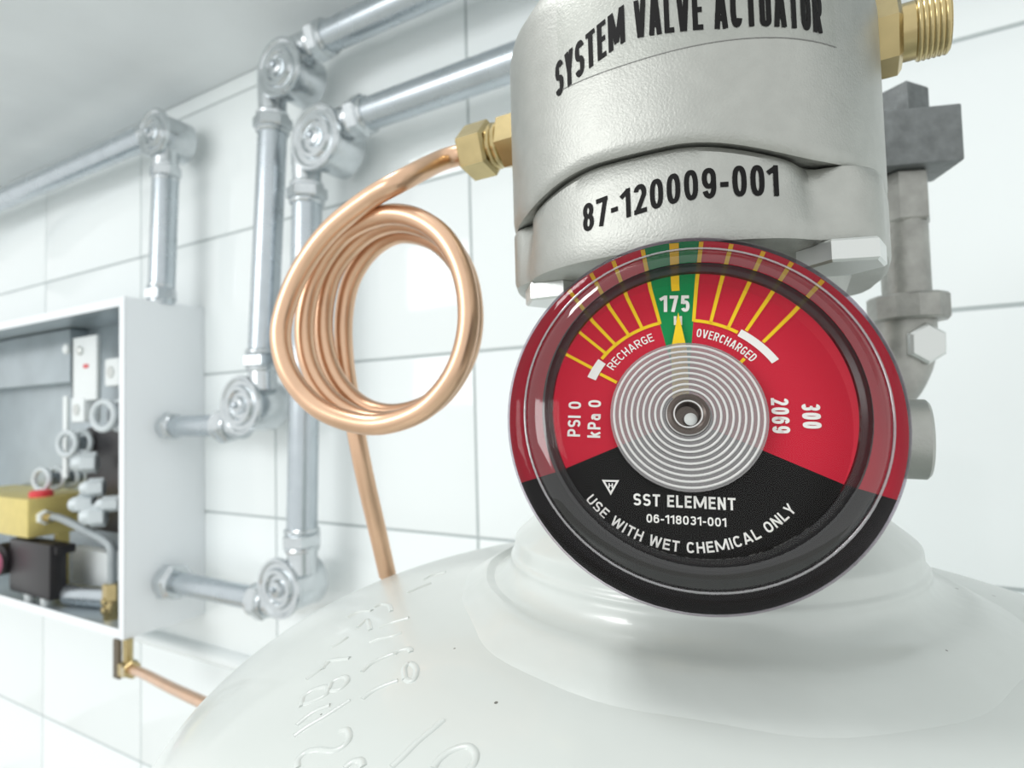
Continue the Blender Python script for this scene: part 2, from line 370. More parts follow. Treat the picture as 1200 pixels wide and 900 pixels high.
# embossed stamping strokes on the dome
def ondome(x, y, lift=0.0):
    d = ray(x, y); t = 0.05
    for k in range(400):
        p = CAM+d*t; rho = math.hypot(p.x-TX.x, p.y-TX.y)
        if rho < RT and p.z < dome_z(rho): break
        t += 0.0005
    lo, hi = t-0.0005, t
    for k in range(20):
        m_ = (lo+hi)/2; p = CAM+d*m_; rho = math.hypot(p.x-TX.x, p.y-TX.y)
        if rho < RT and p.z < dome_z(rho): hi = m_
        else: lo = m_
    p = CAM+d*hi; rho = math.hypot(p.x-TX.x, p.y-TX.y)
    nrm = Vector(((p.x-TX.x)/RT**2, (p.y-TX.y)/RT**2, (p.z-TZC)/TB**2)).normalized()
    return p+nrm*lift
S1 = 3.462
strokes = [
    [(100,900),(100,870),(130,838),(180,825),(235,830),(280,815),(308,780),(300,745),(270,748)],
    [(480,895),(530,850),(590,790),(650,740),(690,705)],
    [(650,900),(680,860),(730,825),(790,812),(820,840),(815,880),(790,905)],
    [(290,900),(320,875),(355,870),(365,895)],
    [(85,770),(140,730),(210,690),(310,625)],
    [(95,725),(160,675),(230,645)],
    [(115,650),(120,615),(160,585),(215,570),(215,600),(170,625),(125,640)],
    [(225,580),(240,550),(290,530),(300,550),(270,580),(235,585)],
    [(362,620),(400,590),(450,565),(505,545)],
    [(535,540),(532,495),(555,475),(580,495),(575,535),(555,548),(537,540)],
    [(360,510),(400,475),(450,450),(490,435)],
    [(490,440),(510,425),(550,415),(560,430)],
    [(135,540),(190,500),(225,470)],
    [(200,500),(215,470),(260,460),(310,455)],
    [(345,330),(380,300),(395,340)], [(410,250),(440,235),(470,240),(480,265)],
    [(390,390),(430,375),(480,365),(520,350)], [(430,330),(480,310),(550,290)], [(240,410),(280,385),(300,370)],
    [(545,190),(590,170),(640,150)], [(300,290),(350,265),(400,262)], [(615,135),(640,120),(700,105)],
]
for st in strokes:
    P = [ondome(x/S1+320, y/S1+640, -0.00046) for x, y in st]
    mb = MB(); mb.tube(smoothpath(P, 6), 0.00075, 8); mb.build('embossed_stroke', PAINT, tank, angle=80)
# strap bracket that carries the tank on the wall
bb = MB(); bb.bbox((TX.x-0.13, TX.y-0.09, CZ-0.462), (TX.x+0.13, WALL, CZ-0.45), 0.002);
bb.build('wall_bracket', GALV, tank)

# ------------------------------------------------------------------ valve body
valve = thing('discharge_valve', (AX.x, AX.y, CZ-0.0234), 'silver cast valve body on the tank neck behind the dial gauge', 'valve')
vb = MB(); vb.lathe([(0.033, -0.0232), (0.034, -0.018), (0.030, -0.012), (0.024, -0.006), (0.024, 0.012), (0.029, 0.018), (0.031, 0.0225), (0.0, 0.0225)], (AX.x, AX.y, CZ), (0, 0, 1), 48); vb.build('body', CASTAL, valve)

# ------------------------------------------------------------------ actuator housing
def act_r(t):                                                   # outline of the casting, t from the front (-Y), + towards +X
    c, s = math.cos(t), math.sin(t); sy = 0.0470 if c > 0 else 0.0415; sx = 0.0397; e = 2.4
    return (abs(s/sx)**e+abs(c/sy)**e)**(-1/e)
def sst(a, b, x): x = max(0, min(1, (x-a)/(b-a))); return x*x*(3-2*x)
def lugw(t):                                                    # 0 on the boss, 1 on the corner lugs
    d = abs(math.degrees(t)) if abs(t) <= math.pi/2 else 180-abs(math.degrees(t))
    return d
def ledge(t):
    d = lugw(t); return CZ+0.0403+0.0042*(1-sst(8, 40, d))
def low_f(t, dep):
    d = lugw(t); lug = sst(37, 48, d)
    f = 0.965*(1-lug)+1.0*lug+(0.045*math.exp(-((d-54)/8)**2) if t > 0 else 0.0)
    dip = math.exp(-((d-39)/4.5)**2)*(1-0.75*dep)
    return f-0.045*dip
act = thing('valve_actuator', (AX.x, AX.y, CZ+0.0285), 'large silver cast actuator housing with black printed lettering above the dial gauge', 'actuator')
NA = 160
def ring(fr, fz):
    out = []
    for k in range(NA):
        t = -math.pi+2*math.pi*k/NA; r = act_r(t)*fr(t); out.append(Vector((AX.x+r*math.sin(t), AX.y-r*math.cos(t), fz(t))))
    return out
def loft(rings, capb=True, capt=True):
    mb = MB(); vs = [p for r in rings for p in r]; fs = []
    for i in range(len(rings)-1):
        for k in range(NA): fs.append((i*NA+k, i*NA+(k+1) % NA, (i+1)*NA+(k+1) % NA, (i+1)*NA+k))
    if capb: fs.append(tuple(reversed(range(NA))))
    if capt: fs.append(tuple((len(rings)-1)*NA+k for k in range(NA)))
    return mb.add(vs, fs)
one = lambda t: 1.0
loft([ring(lambda t: 0.955, lambda t: ledge(t)+0.0002), ring(lambda t: 0.982, lambda t: ledge(t)), ring(lambda t: 0.995, lambda t: ledge(t)+0.0008), ring(one, lambda t: ledge(t)+0.0022),
      ring(lambda t: 1.0, lambda t: CZ+0.066), ring(lambda t: 0.999, lambda t: CZ+0.0775), ring(lambda t: 0.985, lambda t: CZ+0.0805), ring(lambda t: 0.70, lambda t: CZ+0.102), ring(lambda t: 0.6, lambda t: CZ+0.104)]).build('upper_housing', CASTAL, act, angle=30)
zb_ = lambda t: CZ+0.0268
lowr = [ring(lambda t: low_f(t, 1)*0.96, zb_), ring(lambda t: low_f(t, 1)*0.99, lambda t: CZ+0.0274), ring(lambda t: low_f(t, 1), lambda t: CZ+0.0288)]
for k in range(1, 6):
    q = k/5; lowr.append(ring(lambda t, q=q: low_f(t, 1-q), lambda t, q=q: CZ+0.0288+(ledge(t)-0.0012-CZ-0.0288)*q))
lowr.append(ring(lambda t: low_f(t, 0)-0.012, lambda t: ledge(t)-0.0002)); lowr.append(ring(lambda t: 0.9, lambda t: ledge(t)+0.0003))
loft(lowr).build('lower_flange', CASTAL, act, angle=30)
def hit_act(x, y, fr=1.0):
    d = ray(x, y); t0 = 0.0
    for k in range(40):
        R = act_r(t0)*fr; a = d.x**2+d.y**2; bq = d.x*AX.x+d.y*AX.y; c = AX.x**2+AX.y**2-R*R
        di = max(0, bq*bq-a*c); q = (bq-math.sqrt(di))/a; p = d*q
        t0 = 0.5*t0+0.5*math.atan2(p.x-AX.x, -(p.y-AX.y))
    return t0, p.z+CZ
def actpt(t, z, fr, lift=0.00012):
    r = act_r(t)*fr+lift; return Vector((AX.x+r*math.sin(t), AX.y-r*math.cos(t), z))
def wrap(txt, marks, cap, fr, bold, name, lab, gap=0.13):
    # marks: baseline points in the picture; letters follow arc length along the casting through them
    H = [hit_act(x, y, fr) for x, y in marks]
    ts = [h[0] for h in H]; ta, tb = ts[0], ts[-1]
    N = 60; arc = [0.0]
    for k in range(N):
        a = actpt(ta+(tb-ta)*k/N, 0, fr); b = actpt(ta+(tb-ta)*(k+1)/N, 0, fr); arc.append(arc[-1]+(b-a).length)
    def fn(x, y):
        x = max(0, min(arc[-1]*0.99999, x)); k = max(i for i in range(N) if arc[i] <= x); q = (x-arc[k])/(arc[k+1]-arc[k])
        t = ta+(tb-ta)*(k+q)/N
        # baseline height: linear between marks
        z = H[-1][1]
        for i in range(len(H)-1):
            if t <= ts[i+1]: z = H[i][1]+(H[i+1][1]-H[i][1])*(t-ts[i])/(ts[i+1]-ts[i]); break
        return actpt(t, z+y, fr)
    letters(txt, arc[-1], cap, fn, bold, gap).build(name, INK, act, smooth=False)['label'] = lab
wrap('SYSTEM VALVE ACTUATOR', [(652, 116), (735, 47), (845, 34), (964, 40)], 0.0067, 1.0, 0.13, 'printed_title', 'black printed words on the upper housing', 0.09)
wrap('87-120009-001', [(684, 273), (800, 236), (913, 230)], 0.0052, 0.965, 0.16, 'printed_number', 'black printed number on the lower flange')
# clear label film under the title
FILM = clear('label_film', (0.98, 0.985, 0.98), 0.4, 0.15, 0.01)
A0, A1 = hit_act(655, 128), hit_act(981, 66); fbm = MB(); rows = []
Nf = 40; vs = []; fs = []
for k in range(Nf+1):
    t = A0[0]+(A1[0]-A0[0])*k/Nf
    for z in (CZ+0.0604, CZ+0.0765): vs.append(actpt(t, z, 1.0, 0.00006))
for k in range(Nf): fs.append((2*k, 2*k+2, 2*k+3, 2*k+1))
fbm.add(vs, fs).build('label_film', FILM, act)['label'] = 'clear label film behind the printed title'
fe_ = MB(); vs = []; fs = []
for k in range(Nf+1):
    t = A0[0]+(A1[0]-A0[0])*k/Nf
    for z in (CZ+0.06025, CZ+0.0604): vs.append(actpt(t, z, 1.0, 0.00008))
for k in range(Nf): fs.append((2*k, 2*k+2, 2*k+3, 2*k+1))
fe_.add(vs, fs).build('film_edge_shadow', mat('film_edge_shadow', (0.50, 0.50, 0.49), 0.6), act, smooth=False)['label'] = 'thin grey strip painted as the shadow along the label film edge'  # grey strip paints the thin shadow along the film's lower edge
for t, z, ph in ((math.radians(48), CZ+0.0271, 0.35), (math.radians(-40), CZ+0.0271, 0.1)):
    rb_ = 0.0415 if t > 0 else 0.0372
    c = Vector((AX.x+rb_*math.sin(t), AX.y-rb_*math.cos(t), 0))
    hb_ = MB(); hb_.lathe([(0.0069, 0), (0.0074, 0.0004), (0.0074, 0.0035), (0.0070, 0.0039)], c+Vector((0, 0, z-0.0039)), (0, 0, 1), 6, phase=ph)
    hb_.build('hex_bolt', BOLT, act, angle=20)
# small cast dome rib behind, between flange and valve
yk = MB(); yk.lathe([(0.031, 0.0225), (0.033, 0.0280), (0.0, 0.0280)], (AX.x, AX.y, CZ), (0, 0, 1), 48); yk.build('throat', CASTAL, act)

# ------------------------------------------------------------------ pressure gauge
GC = Vector((-0.01940214, 0.08959405, CZ-0.00013724)); GN = Vector((0.32145077, -0.91449546, 0.24569788)).normalized()
GO = Vector((-0.02267302, 0.09506159, CZ-0.00196277))
E1 = Vector((0.94630497, 0.3196357, -0.04837268)); E2 = Vector((-0.03429722, 0.24805456, 0.96813875))
CU, CV = (GC-GO).dot(E1), (GC-GO).dot(E2)                        # lens axis in dial coordinates
DH = 0.0065
gauge = thing('pressure_gauge', GC-GN*0.014, 'round dial pressure gauge with red, green and black face under a clear lens', 'gauge')
FL0, FL1, FH = 0.0228, 0.0288, 0.0034
def dpt(u, v, lift=0.0):
    q = math.hypot(u-CU, v-CV); h = 0.0
    if q > FL0: h = FH*min(1.0, (q-FL0)/(FL1-FL0))
    return GO+E1*u+E2*v+GN*(h+lift)
def edge_r(t):                                                  # distance from dial centre to the flange edge along bearing t
    du, dv = math.sin(t), math.cos(t); b = du*CU+dv*CV; c = CU*CU+CV*CV-FL1*FL1
    return b+math.sqrt(b*b-c)
def knee_r(t):
    du, dv = math.sin(t), math.cos(t); b = du*CU+dv*CV; c = CU*CU+CV*CV-FL0*FL0
    return b+math.sqrt(b*b-c)
def sector(a0, a1, r0, r1, lift, name, m_, par, n=None, lab=None):
    # r1 None means out to the flange edge
    a0, a1 = math.radians(a0), math.radians(a1); n = n or max(2, int(abs(a1-a0)/0.05)); vs = []; fs = []
    for k in range(n+1):
        t = a0+(a1-a0)*k/n
        if r1 is None: rs = [r0, knee_r(t), edge_r(t)]
        else: rs = [r0, (r0+r1)/2, r1]
        for r in rs: vs.append(dpt(r*math.sin(t), r*math.cos(t), lift))
    for k in range(n):
        for j in range(2): fs.append((k*3+j, (k+1)*3+j, (k+1)*3+j+1, k*3+j+1))
    mb = MB(); mb.add(vs, fs); o = mb.build(name, m_, par, smooth=False)
    if lab: o['label'] = lab
    return o
dback = MB(); dback.lathe([(0.0, -0.0004), (0.0279, -0.0004), (0.0279, -0.0010), (0.0, -0.0010)], GC-GN*DH, GN, 64, cap=False)
dial = dback.build('dial_plate', DARK, gauge)
sector(-115, -14, 0.004, None, 0, 'red_zone', RED, dial, lab='red recharge zone of the dial')
sector(4.8, 113, 0.004, None, 0, 'red_zone', RED, dial, lab='red overcharged zone of the dial')
sector(-14, 4.8, 0.004, None, 0, 'green_zone', GREEN, dial, lab='green zone of the dial')
sector(113, 245, 0.004, None, 0, 'black_zone', BLACK, dial, lab='black lower zone of the dial')
def tick(ang, r0, r1, wd=0.00062, mt=YEL, nm='tick_mark', lift=0.00012):
    t = math.radians(ang); du, dv = math.sin(t), math.cos(t); pu, pv = dv, -du; vs = []; fs = []
    end = edge_r(t)*0.995 if r1 is None else r1; kn = knee_r(t)
    rs = sorted(set([r0]+([kn] if r0 < kn < end else [])+[end]))
    for r in rs:
        ww = wd*(0.55+0.25*(r-0.016)/0.016) if r1 is None else wd*0.55
        for s_ in (-1, 1): vs.append(dpt(r*du+s_*pu*ww/2*1.5, r*dv+s_*pv*ww/2*1.5, lift))
    for k in range(len(rs)-1): fs.append((2*k, 2*k+1, 2*k+3, 2*k+2))
    mb = MB(); mb.add(vs, fs); return mb.build(nm, mt, dial, smooth=False)
for a in (-14, -24.4, -33, -42.5, 4.9, 14.2, 24.1): tick(a, 0.0163, None)
tick(-50, 0.0163, 0.0225); tick(-61.5, 0.0166, 0.0232); tick(33, 0.0174, None); tick(43.4, 0.0174, None)
tick(-62.4, 0.0122, 0.0153); tick(42.5, 0.0118, 0.0134)
tick(-3.7, 0.0218, None, 0.00135)
sector(-54, -14, 0.0162, 0.01675, 0.00012, 'scale_arc', YEL, dial); sector(4.9, 29.8, 0.0162, 0.01675, 0.00012, 'scale_arc', YEL, dial)
sector(-67.3, -55.2, 0.0154, 0.0169, 0.00018, 'limit_mark', WHITE, dial, lab='short white limit mark'); sector(30.6, 55.3, 0.0159, 0.0172, 0.00018, 'limit_mark', WHITE, dial, lab='long white limit mark')
MMV = 0.001
def dial_text(txt, width, cap, fn, t, nm='dial_lettering'):
    return letters(txt, width*MMV, cap*MMV, fn, t).build(nm, WHITE, dial, smooth=False)
LF = 0.00016
def straight(u0, v0): return lambda x, y: dpt(u0*MMV+x, v0*MMV+y, LF)
def arc_top(r, a0): return lambda x, y: dpt((r*MMV+y)*math.sin(math.radians(a0)+x/(r*MMV)), (r*MMV+y)*math.cos(math.radians(a0)+x/(r*MMV)), LF)
dial_text('175', 4.75, 2.95, straight(-3.96, 17.95), 0.19)
dial_text('PSI 0', 5.8, 2.05, lambda x, y: dpt(-16.45*MMV-y, -3.5*MMV+x, LF), 0.18)
dial_text('kPa 0', 6.2, 2.05, lambda x, y: dpt(-13.25*MMV-y, -3.6*MMV+x, LF), 0.18)
dial_text('2069', 5.5, 2.55, lambda x, y: dpt(12.6*MMV+y, 3.45*MMV-x, LF), 0.18)
dial_text('300', 3.85, 2.65, lambda x, y: dpt(16.95*MMV+y, 2.65*MMV-x, LF), 0.18)
dial_text('RECHARGE', 13.75*math.radians(35.3), 1.4, arc_top(13.75, -56), 0.14)
dial_text('OVERCHARGED', 13.65*math.radians(39.8), 1.45, arc_top(13.65, 7.4), 0.14)
dial_text('SST ELEMENT', 14.87, 1.82, straight(-7.97, -13.89), 0.18)
dial_text('06-118031-001', 11.5, 1.28, straight(-6.0, -16.35), 0.18)
def arc_bot(x, y):
    r = 20.4*MMV; t = math.radians(-131.4)-x/r; return dpt((r-y)*math.sin(t), (r-y)*math.cos(t), LF)
dial_text('USE WITH WET CHEMICAL ONLY', 20.4*math.radians(97.4), 1.58, arc_bot, 0.18)
# little warning triangle with its mark
tb = MB(); T = [(-12.83, -10.22), (-10.15, -10.16), (-11.40, -12.55)]; cx_, cy_ = (sum(p[0] for p in T)/3, sum(p[1] for p in T)/3)
I_ = [(cx_+(x-cx_)*0.62, cy_+(y-cy_)*0.62) for x, y in T]
tb.add([dpt(x*MMV, y*MMV, LF) for x, y in T+I_], [(0, 1, 4, 3), (1, 2, 5, 4), (2, 0, 3, 5)])
for (x0, y0, x1, y1) in ((-11.78, -11.45, -11.58, -10.7), (-11.3, -11.45, -11.1, -10.7), (-11.6, -11.15, -11.28, -10.98)):
    tb.add([dpt(x*MMV, y*MMV, LF) for x, y in ((x0, y0), (x1, y0), (x1, y1), (x0, y1))], [(0, 1, 2, 3)])
tb.build('triangle_mark', WHITE, dial, smooth=False)
for x0 in (-1.75, -0.85):
    mb = MB(); mb.add([dpt(x*MMV, y*MMV, LF) for x, y in ((x0, 15.6), (x0+0.42, 15.6), (x0+0.42, 17.2), (x0, 17.2))], [(0, 1, 2, 3)]); mb.build('setting_mark', WHITE, dial, smooth=False)
# pointer
pb = MB(); pp = [(-1.08, 17.6), (-2.25, 11.3), (-2.1, 3.0), (0.5, 3.0), (0.18, 11.3)]
pb.add([dpt(x*MMV, y*MMV, 0.0008) for x, y in pp]+[dpt(x*MMV, y*MMV, 0.0005) for x, y in pp], [(0, 1, 2, 3, 4), (9, 8, 7, 6, 5)]+[(i, (i+1) % 5, 5+(i+1) % 5, 5+i) for i in range(5)])
pb.build('pointer', YEL, gauge, smooth=False)['label'] = 'yellow pointer'
# grooved clear disc over the movement, hub tube
RIDGE = bpy.data.materials.new('grooved_clear_plastic'); RIDGE.use_nodes = True; nt = RIDGE.node_tree; pr = nt.nodes['Principled BSDF']
pr.inputs['Base Color'].default_value = (*lin((0.63, 0.62, 0.62)), 1); pr.inputs['Metallic'].default_value = 0.7; pr.inputs['Roughness'].default_value = 0.16
tr = nt.nodes.new('ShaderNodeBsdfTransparent'); mxs = nt.nodes.new('ShaderNodeMixShader'); mxs.inputs[0].default_value = 0.62
nt.links.new(tr.outputs[0], mxs.inputs[1]); nt.links.new(pr.outputs[0], mxs.inputs[2]); nt.links.new(mxs.outputs[0], nt.nodes['Material Output'].inputs['Surface'])
DC = GO+E1*0.0001+E2*0.0001
prof = [(0.0118, 0.0010), (0.0118, 0.0018)]; r = 0.0115; NR = 9
for k in range(NR):
    for q in range(6):
        rr = 0.0115-(0.0115-0.0031)*(k+q/6)/NR; prof.append((rr, 0.0018+0.00012*(1-abs(2*q/6-1))))
prof.append((0.0030, 0.0018))
db = MB(); db.lathe(prof, DC, GN, 72, cap=False); db.build('grooved_disc', RIDGE, gauge, angle=60)['label'] = 'clear disc moulded with concentric grooves'
disc = bpy.data.objects['grooved_disc']
RIM_ = mat('ridge_glint_plastic', (0.86, 0.86, 0.85), 0.25)
for k in range(10):
    mb = MB(); mb.torus(DC+GN*0.0019, GN, 0.0112-0.00090*k, 0.00020, 72, 8); mb.build('ridge_glint', RIM_, disc, angle=80)  # pale rings paint the highlights along the disc's ridges
h_ = MB(); h_.lathe([(0.0030, 0.0012), (0.0032, 0.0024), (0.0026, 0.0026), (0.0019, 0.0022), (0.0017, 0.0004), (0.0, 0.0002)], DC, GN, 40, cap=False); h2 = MB(); h2.torus(DC+GN*0.0024, GN, 0.0021, 0.00012, 40, 8); hub = h_.build('hub_tube', mat('hub_bronze', (0.36, 0.33, 0.31), 0.3, metal=0.8), gauge)
h2.build('hub_rim', RIM_, hub); hs = MB(); hs.lathe([(0.0011, 0.0003), (0.0010, 0.0010), (0.0, 0.0012)], DC+E1*0.0005-E2*0.0005, GN, 20); hs.build('hub_pin', BOLT, hub)
# case, dark ring painting the shade in the lens gap, lens
cs = MB(); cs.lathe([(0.0282, -0.0036), (0.0289, -0.0046), (0.0288, -0.0068), (0.0280, -0.0120), (0.0262, -0.0140), (0.0, -0.0140)], GC, GN, 72, cap=False); cs.build('case', DARK, gauge)
GL = GC+GN*0.0016
gk = MB(); gk.lathe([(0.0215, -0.0020), (0.0216, -0.0014), (0.0223, -0.0010), (0.0231, -0.0012), (0.0232, -0.0020)], GL, GN, 96, cap=False); gk.build('gap_shade_ring', clear('gap_shade_plastic', (0.07, 0.06, 0.06), 0.2, 0.6, 0.02), gauge)  # dark tint stands in for shade at the lens inner wall
L1 = clear('lens_clear', (0.99, 0.99, 0.99), 0.02, 0.25, 0.0); L2 = clear('lens_bevel', (0.60, 0.58, 0.59), 0.06, 0.7, 0.05); L3 = clear('lens_rim', (0.80, 0.73, 0.80), 0.06, 0.5, 0.0)
lf = MB(); lf.lathe([(0.0, 0.0006), (0.012, 0.00055), (0.0185, 0.0005), (0.0200, 0.0003), (0.0214, -0.0001), (0.0226, -0.0007)], GL, GN, 96, cap=False); lens = lf.build('lens', L1, gauge, angle=80)
lv = MB(); lv.lathe([(0.0226, -0.0001), (0.0234, -0.0003), (0.0243, -0.0006), (0.0252, -0.0014), (0.0258, -0.0021)], GL, GN, 96, cap=False); lv.build('lens_bevel', L2, lens, angle=80)['label'] = 'smoky bevel inside the lens rim'
lr = MB(); lr.lathe([(0.0258, -0.0021), (0.0264, -0.0020), (0.0270, -0.0022), (0.0281, -0.0027), (0.0287, -0.0034), (0.0291, -0.0044), (0.0290, -0.0066)], GL, GN, 96, cap=False); lr.build('lens_rim', L3, lens, angle=80)
lb2 = MB(); lb2.torus(GL-GN*0.0019, GN, 0.0259, 0.00022, 96, 8); lb2.build('lens_bead', clear('lens_bead', (0.8, 0.8, 0.8), 0.12, 1.0, 0.28), lens, angle=80)
st = MB(); st.cyl(GC-GN*0.014, GC-GN*0.033, 0.0085, n=32); st.hexnut(GC-GN*0.016, GC-GN*0.022, 0.0105); st.build('stem', BRASS, gauge)

# ------------------------------------------------------------------ brass fittings on the actuator and coil
FY = AX.y; FZ = CZ+0.0740
lx = AX.x-0.0409
coil = thing('copper_coil', (lx-0.012, FY, FZ), 'bright copper tube wound in four loops left of the silver actuator', 'tube')
NUTP = pt(566, 176, 0.1625)
cp = [(549,186,.1610),(505,198,.1640),(470,212,.167),(430,235,.171),(385,272,.1745),(352,318,.177),(333,365,.178),(329,402,.1775),(341,442,.176),(372,477,.174),(415,495,.171),(455,496,.168),(500,477,.164),(534,435,.161),(549,380,.160),(543,322,.161),(519,277,.164),(482,254,.169),(442,254,.175),
      (400,277,.182),(370,322,.186),(357,375,.187),(362,425,.186),(385,465,.184),(425,490,.180),(470,491,.175),(515,466,.170),(545,420,.1675),(554,370,.1665),(544,316,.168),(515,276,.173),(470,261,.180),(430,274,.1865),
      (395,310,.1915),(381,352,.194),(380,400,.194),(395,445,.192),(428,477,.188),(470,484,.182),(515,465,.177),(546,420,.1735),(554,370,.1725),(543,320,.174),(512,284,.180),(470,274,.188),(436,292,.194),
      (412,328,.198),(403,372,.2),(404,420,.2),(411,470,.199),(418,510,.1985),(428,560,.200),(441,616,.204),(454,673,.2105)]
def axis_fit(px, py, mz=None):                                  # point on the fitting axis (parallel to the wall) seen at px
    d = ray(px, py); return Vector((d.x*FY/d.y, FY, FZ))
q0, q1, q2, q3 = (axis_fit(x, 174).x for x in (548, 579, 591, 606))
fz = CZ+(ray(572, 174)*(FY/ray(572, 174).y)).z
nc_ = Vector((q0+0.002, FY, fz)); nd_ = (nc_-CAM).dot(FWD)
P = smoothpath([nc_, pt(520, 187, nd_+0.0015)]+[pt(*c) for c in cp[2:]], 7)
mb = MB(); mb.tube(P, 0.00305, 14); mb.build('coiled_tube', COPPER, coil, angle=80)
nb = MB(); nb.hexnut((q0, FY, fz), (q1, FY, fz), 0.0079, hint=(0, -0.35, 1)); nb.lathe([(0.0035, -0.001), (0.0058, 0.0), (0.0055, 0.004)], (q0, FY, fz), (1, 0, 0), 24); nb.build('compression_nut', BRASS, coil, angle=20)['label'] = 'brass compression nut'
nb = MB(); nb.cyl((q1, FY, fz), (q2, FY, fz), 0.0058); nb.torus((q1+0.001, FY, fz), (1, 0, 0), 0.0055, 0.0010); nb.torus((q1+0.0028, FY, fz), (1, 0, 0), 0.0055, 0.0010); nb.hexnut((q2, FY, fz), (lx+0.004, FY, fz), 0.0078, hint=(0, 0.2, 1)); nb.build('nipple', BRASS, coil, angle=20)['label'] = 'threaded brass nipple'
rx = AX.x+0.0409
def rfit(px, py): d = ray(px, py); k = FY/d.y; return d.x*k, CZ+d.z*k
xr0 = rfit(1030, 42); xr1 = rfit(1056, 40); xr2 = rfit(1113, 34)
fzr = (xr1[1])
ad = thing('brass_adapter', (rx, FY, fzr), 'brass threaded adapter sticking out of the right side of the actuator', 'fitting')
nb = MB(); nb.hexnut((rx-0.003, FY, fzr), (xr1[0], FY, fzr), 0.0078, hint=(0, -0.5, 1)); nb.build('hex_base', BRASS, ad, angle=20)
nb = MB(); nb.cyl((xr1[0]-0.0004, FY, fzr), (xr2[0], FY, fzr), 0.0056, n=32)
L = xr2[0]-xr1[0]
for k in range(6): nb.torus((xr1[0]+L*(0.36+0.11*k), FY, fzr), (1, 0, 0), 0.0056, 0.00062, 32, 8)
nb.build('male_thread', BRASS, ad, angle=50)

# ------------------------------------------------------------------ iron fittings behind, on the right
D2 = 0.205
un = thing('iron_valve_stack', pt(1062, 450, D2), 'dark cast iron plug and union standing right of the silver actuator', 'fitting')
def vz(px, py): p = pt(px, py, D2); return p
def vsec(y0, y1, x0, x1):                                        # upright piece covering the picture span, returns base, top, radius
    xm = (x0+x1)/2; a = vz(xm, y1); b = vz(xm, y0); base = a; top = Vector((a.x, a.y, b.z)); r = (vz(x1, y0)-vz(x0, y0)).length/2
    return base, top, r
ux = 1060
def up(y0, y1, hw, n, name, m_, bev=0.0, phase=0.0, xc=ux):
    a = vz(xc, y1); c0 = vz(ux, 300); a = Vector((c0.x, c0.y, a.z)) if xc == ux else a; b = vz(xc, y0); r = hw/FPX*D2
    mb = MB(); mb.cyl(a, Vector((a.x, a.y, b.z)), r, n=n, bev=bev, phase=phase); return mb.build(name, m_, un, angle=25)
up(106, 146, 27, 4, 'square_head', IRON, 0.0006, 0.15, 1058)
def slab(y0, y1, x0, x1, dep, name, m_, rot):
    a = vz((x0+x1)/2, (y0+y1)/2); hw = (x1-x0)/2/FPX*D2; z0 = vz((x0+x1)/2, y1).z; z1 = vz((x0+x1)/2, y0).z
    mm = Matrix.Translation(Vector((a.x, a.y, (z0+z1)/2))) @ Matrix.Rotation(rot, 4, 'Z')
    mb = MB(); mb.bbox((-hw, -dep, -(z1-z0)/2), (hw, dep, (z1-z0)/2), 0.0008, mm); return mb.build(name, m_, un, angle=25)
slab(142, 206, 1006, 1104, 0.010, 'cap_plate', IRON, 0.35)
up(206, 264, 30, 6, 'hex_collar', IRONL, 0.0008, 0.4, 1060)
up(258, 356, 25, 24, 'barrel', IRONL, 0.0)
up(348, 378, 42, 12, 'ring_nut', IRONL, 0.0008, 0.2)
mb = MB(); p0 = vz(1058, 376); mb.tube(smoothpath([p0, vz(1058, 395), vz(1054, 425), vz(1035, 455), vz(1000, 468), Vector((AX.x+0.016, AX.y+0.010, vz(1000, 472).z))], 5), 0.0098, 20); mb.build('elbow', IRONL, un)
for y, x in ((405, 1062),):
    c = vz(x, y)-FWD*0.0085; mb = MB(); mb.hexnut(c, c-FWD*0.003, 0.0068); mb.build('plug_face', BOLT, un, angle=20)
# side plug of the valve body
sp0 = pt(1030, 512, 0.150); sp1 = pt(1088, 515, 0.131); spd = (sp1-sp0).normalized()
mb = MB(); sp0 = Vector((AX.x+0.012, AX.y+0.010, sp1.z+0.001)); mb.cyl(sp0, sp1, 0.0088, n=40, bev=0.0006); mb.build('side_plug', CASTAL, valve)

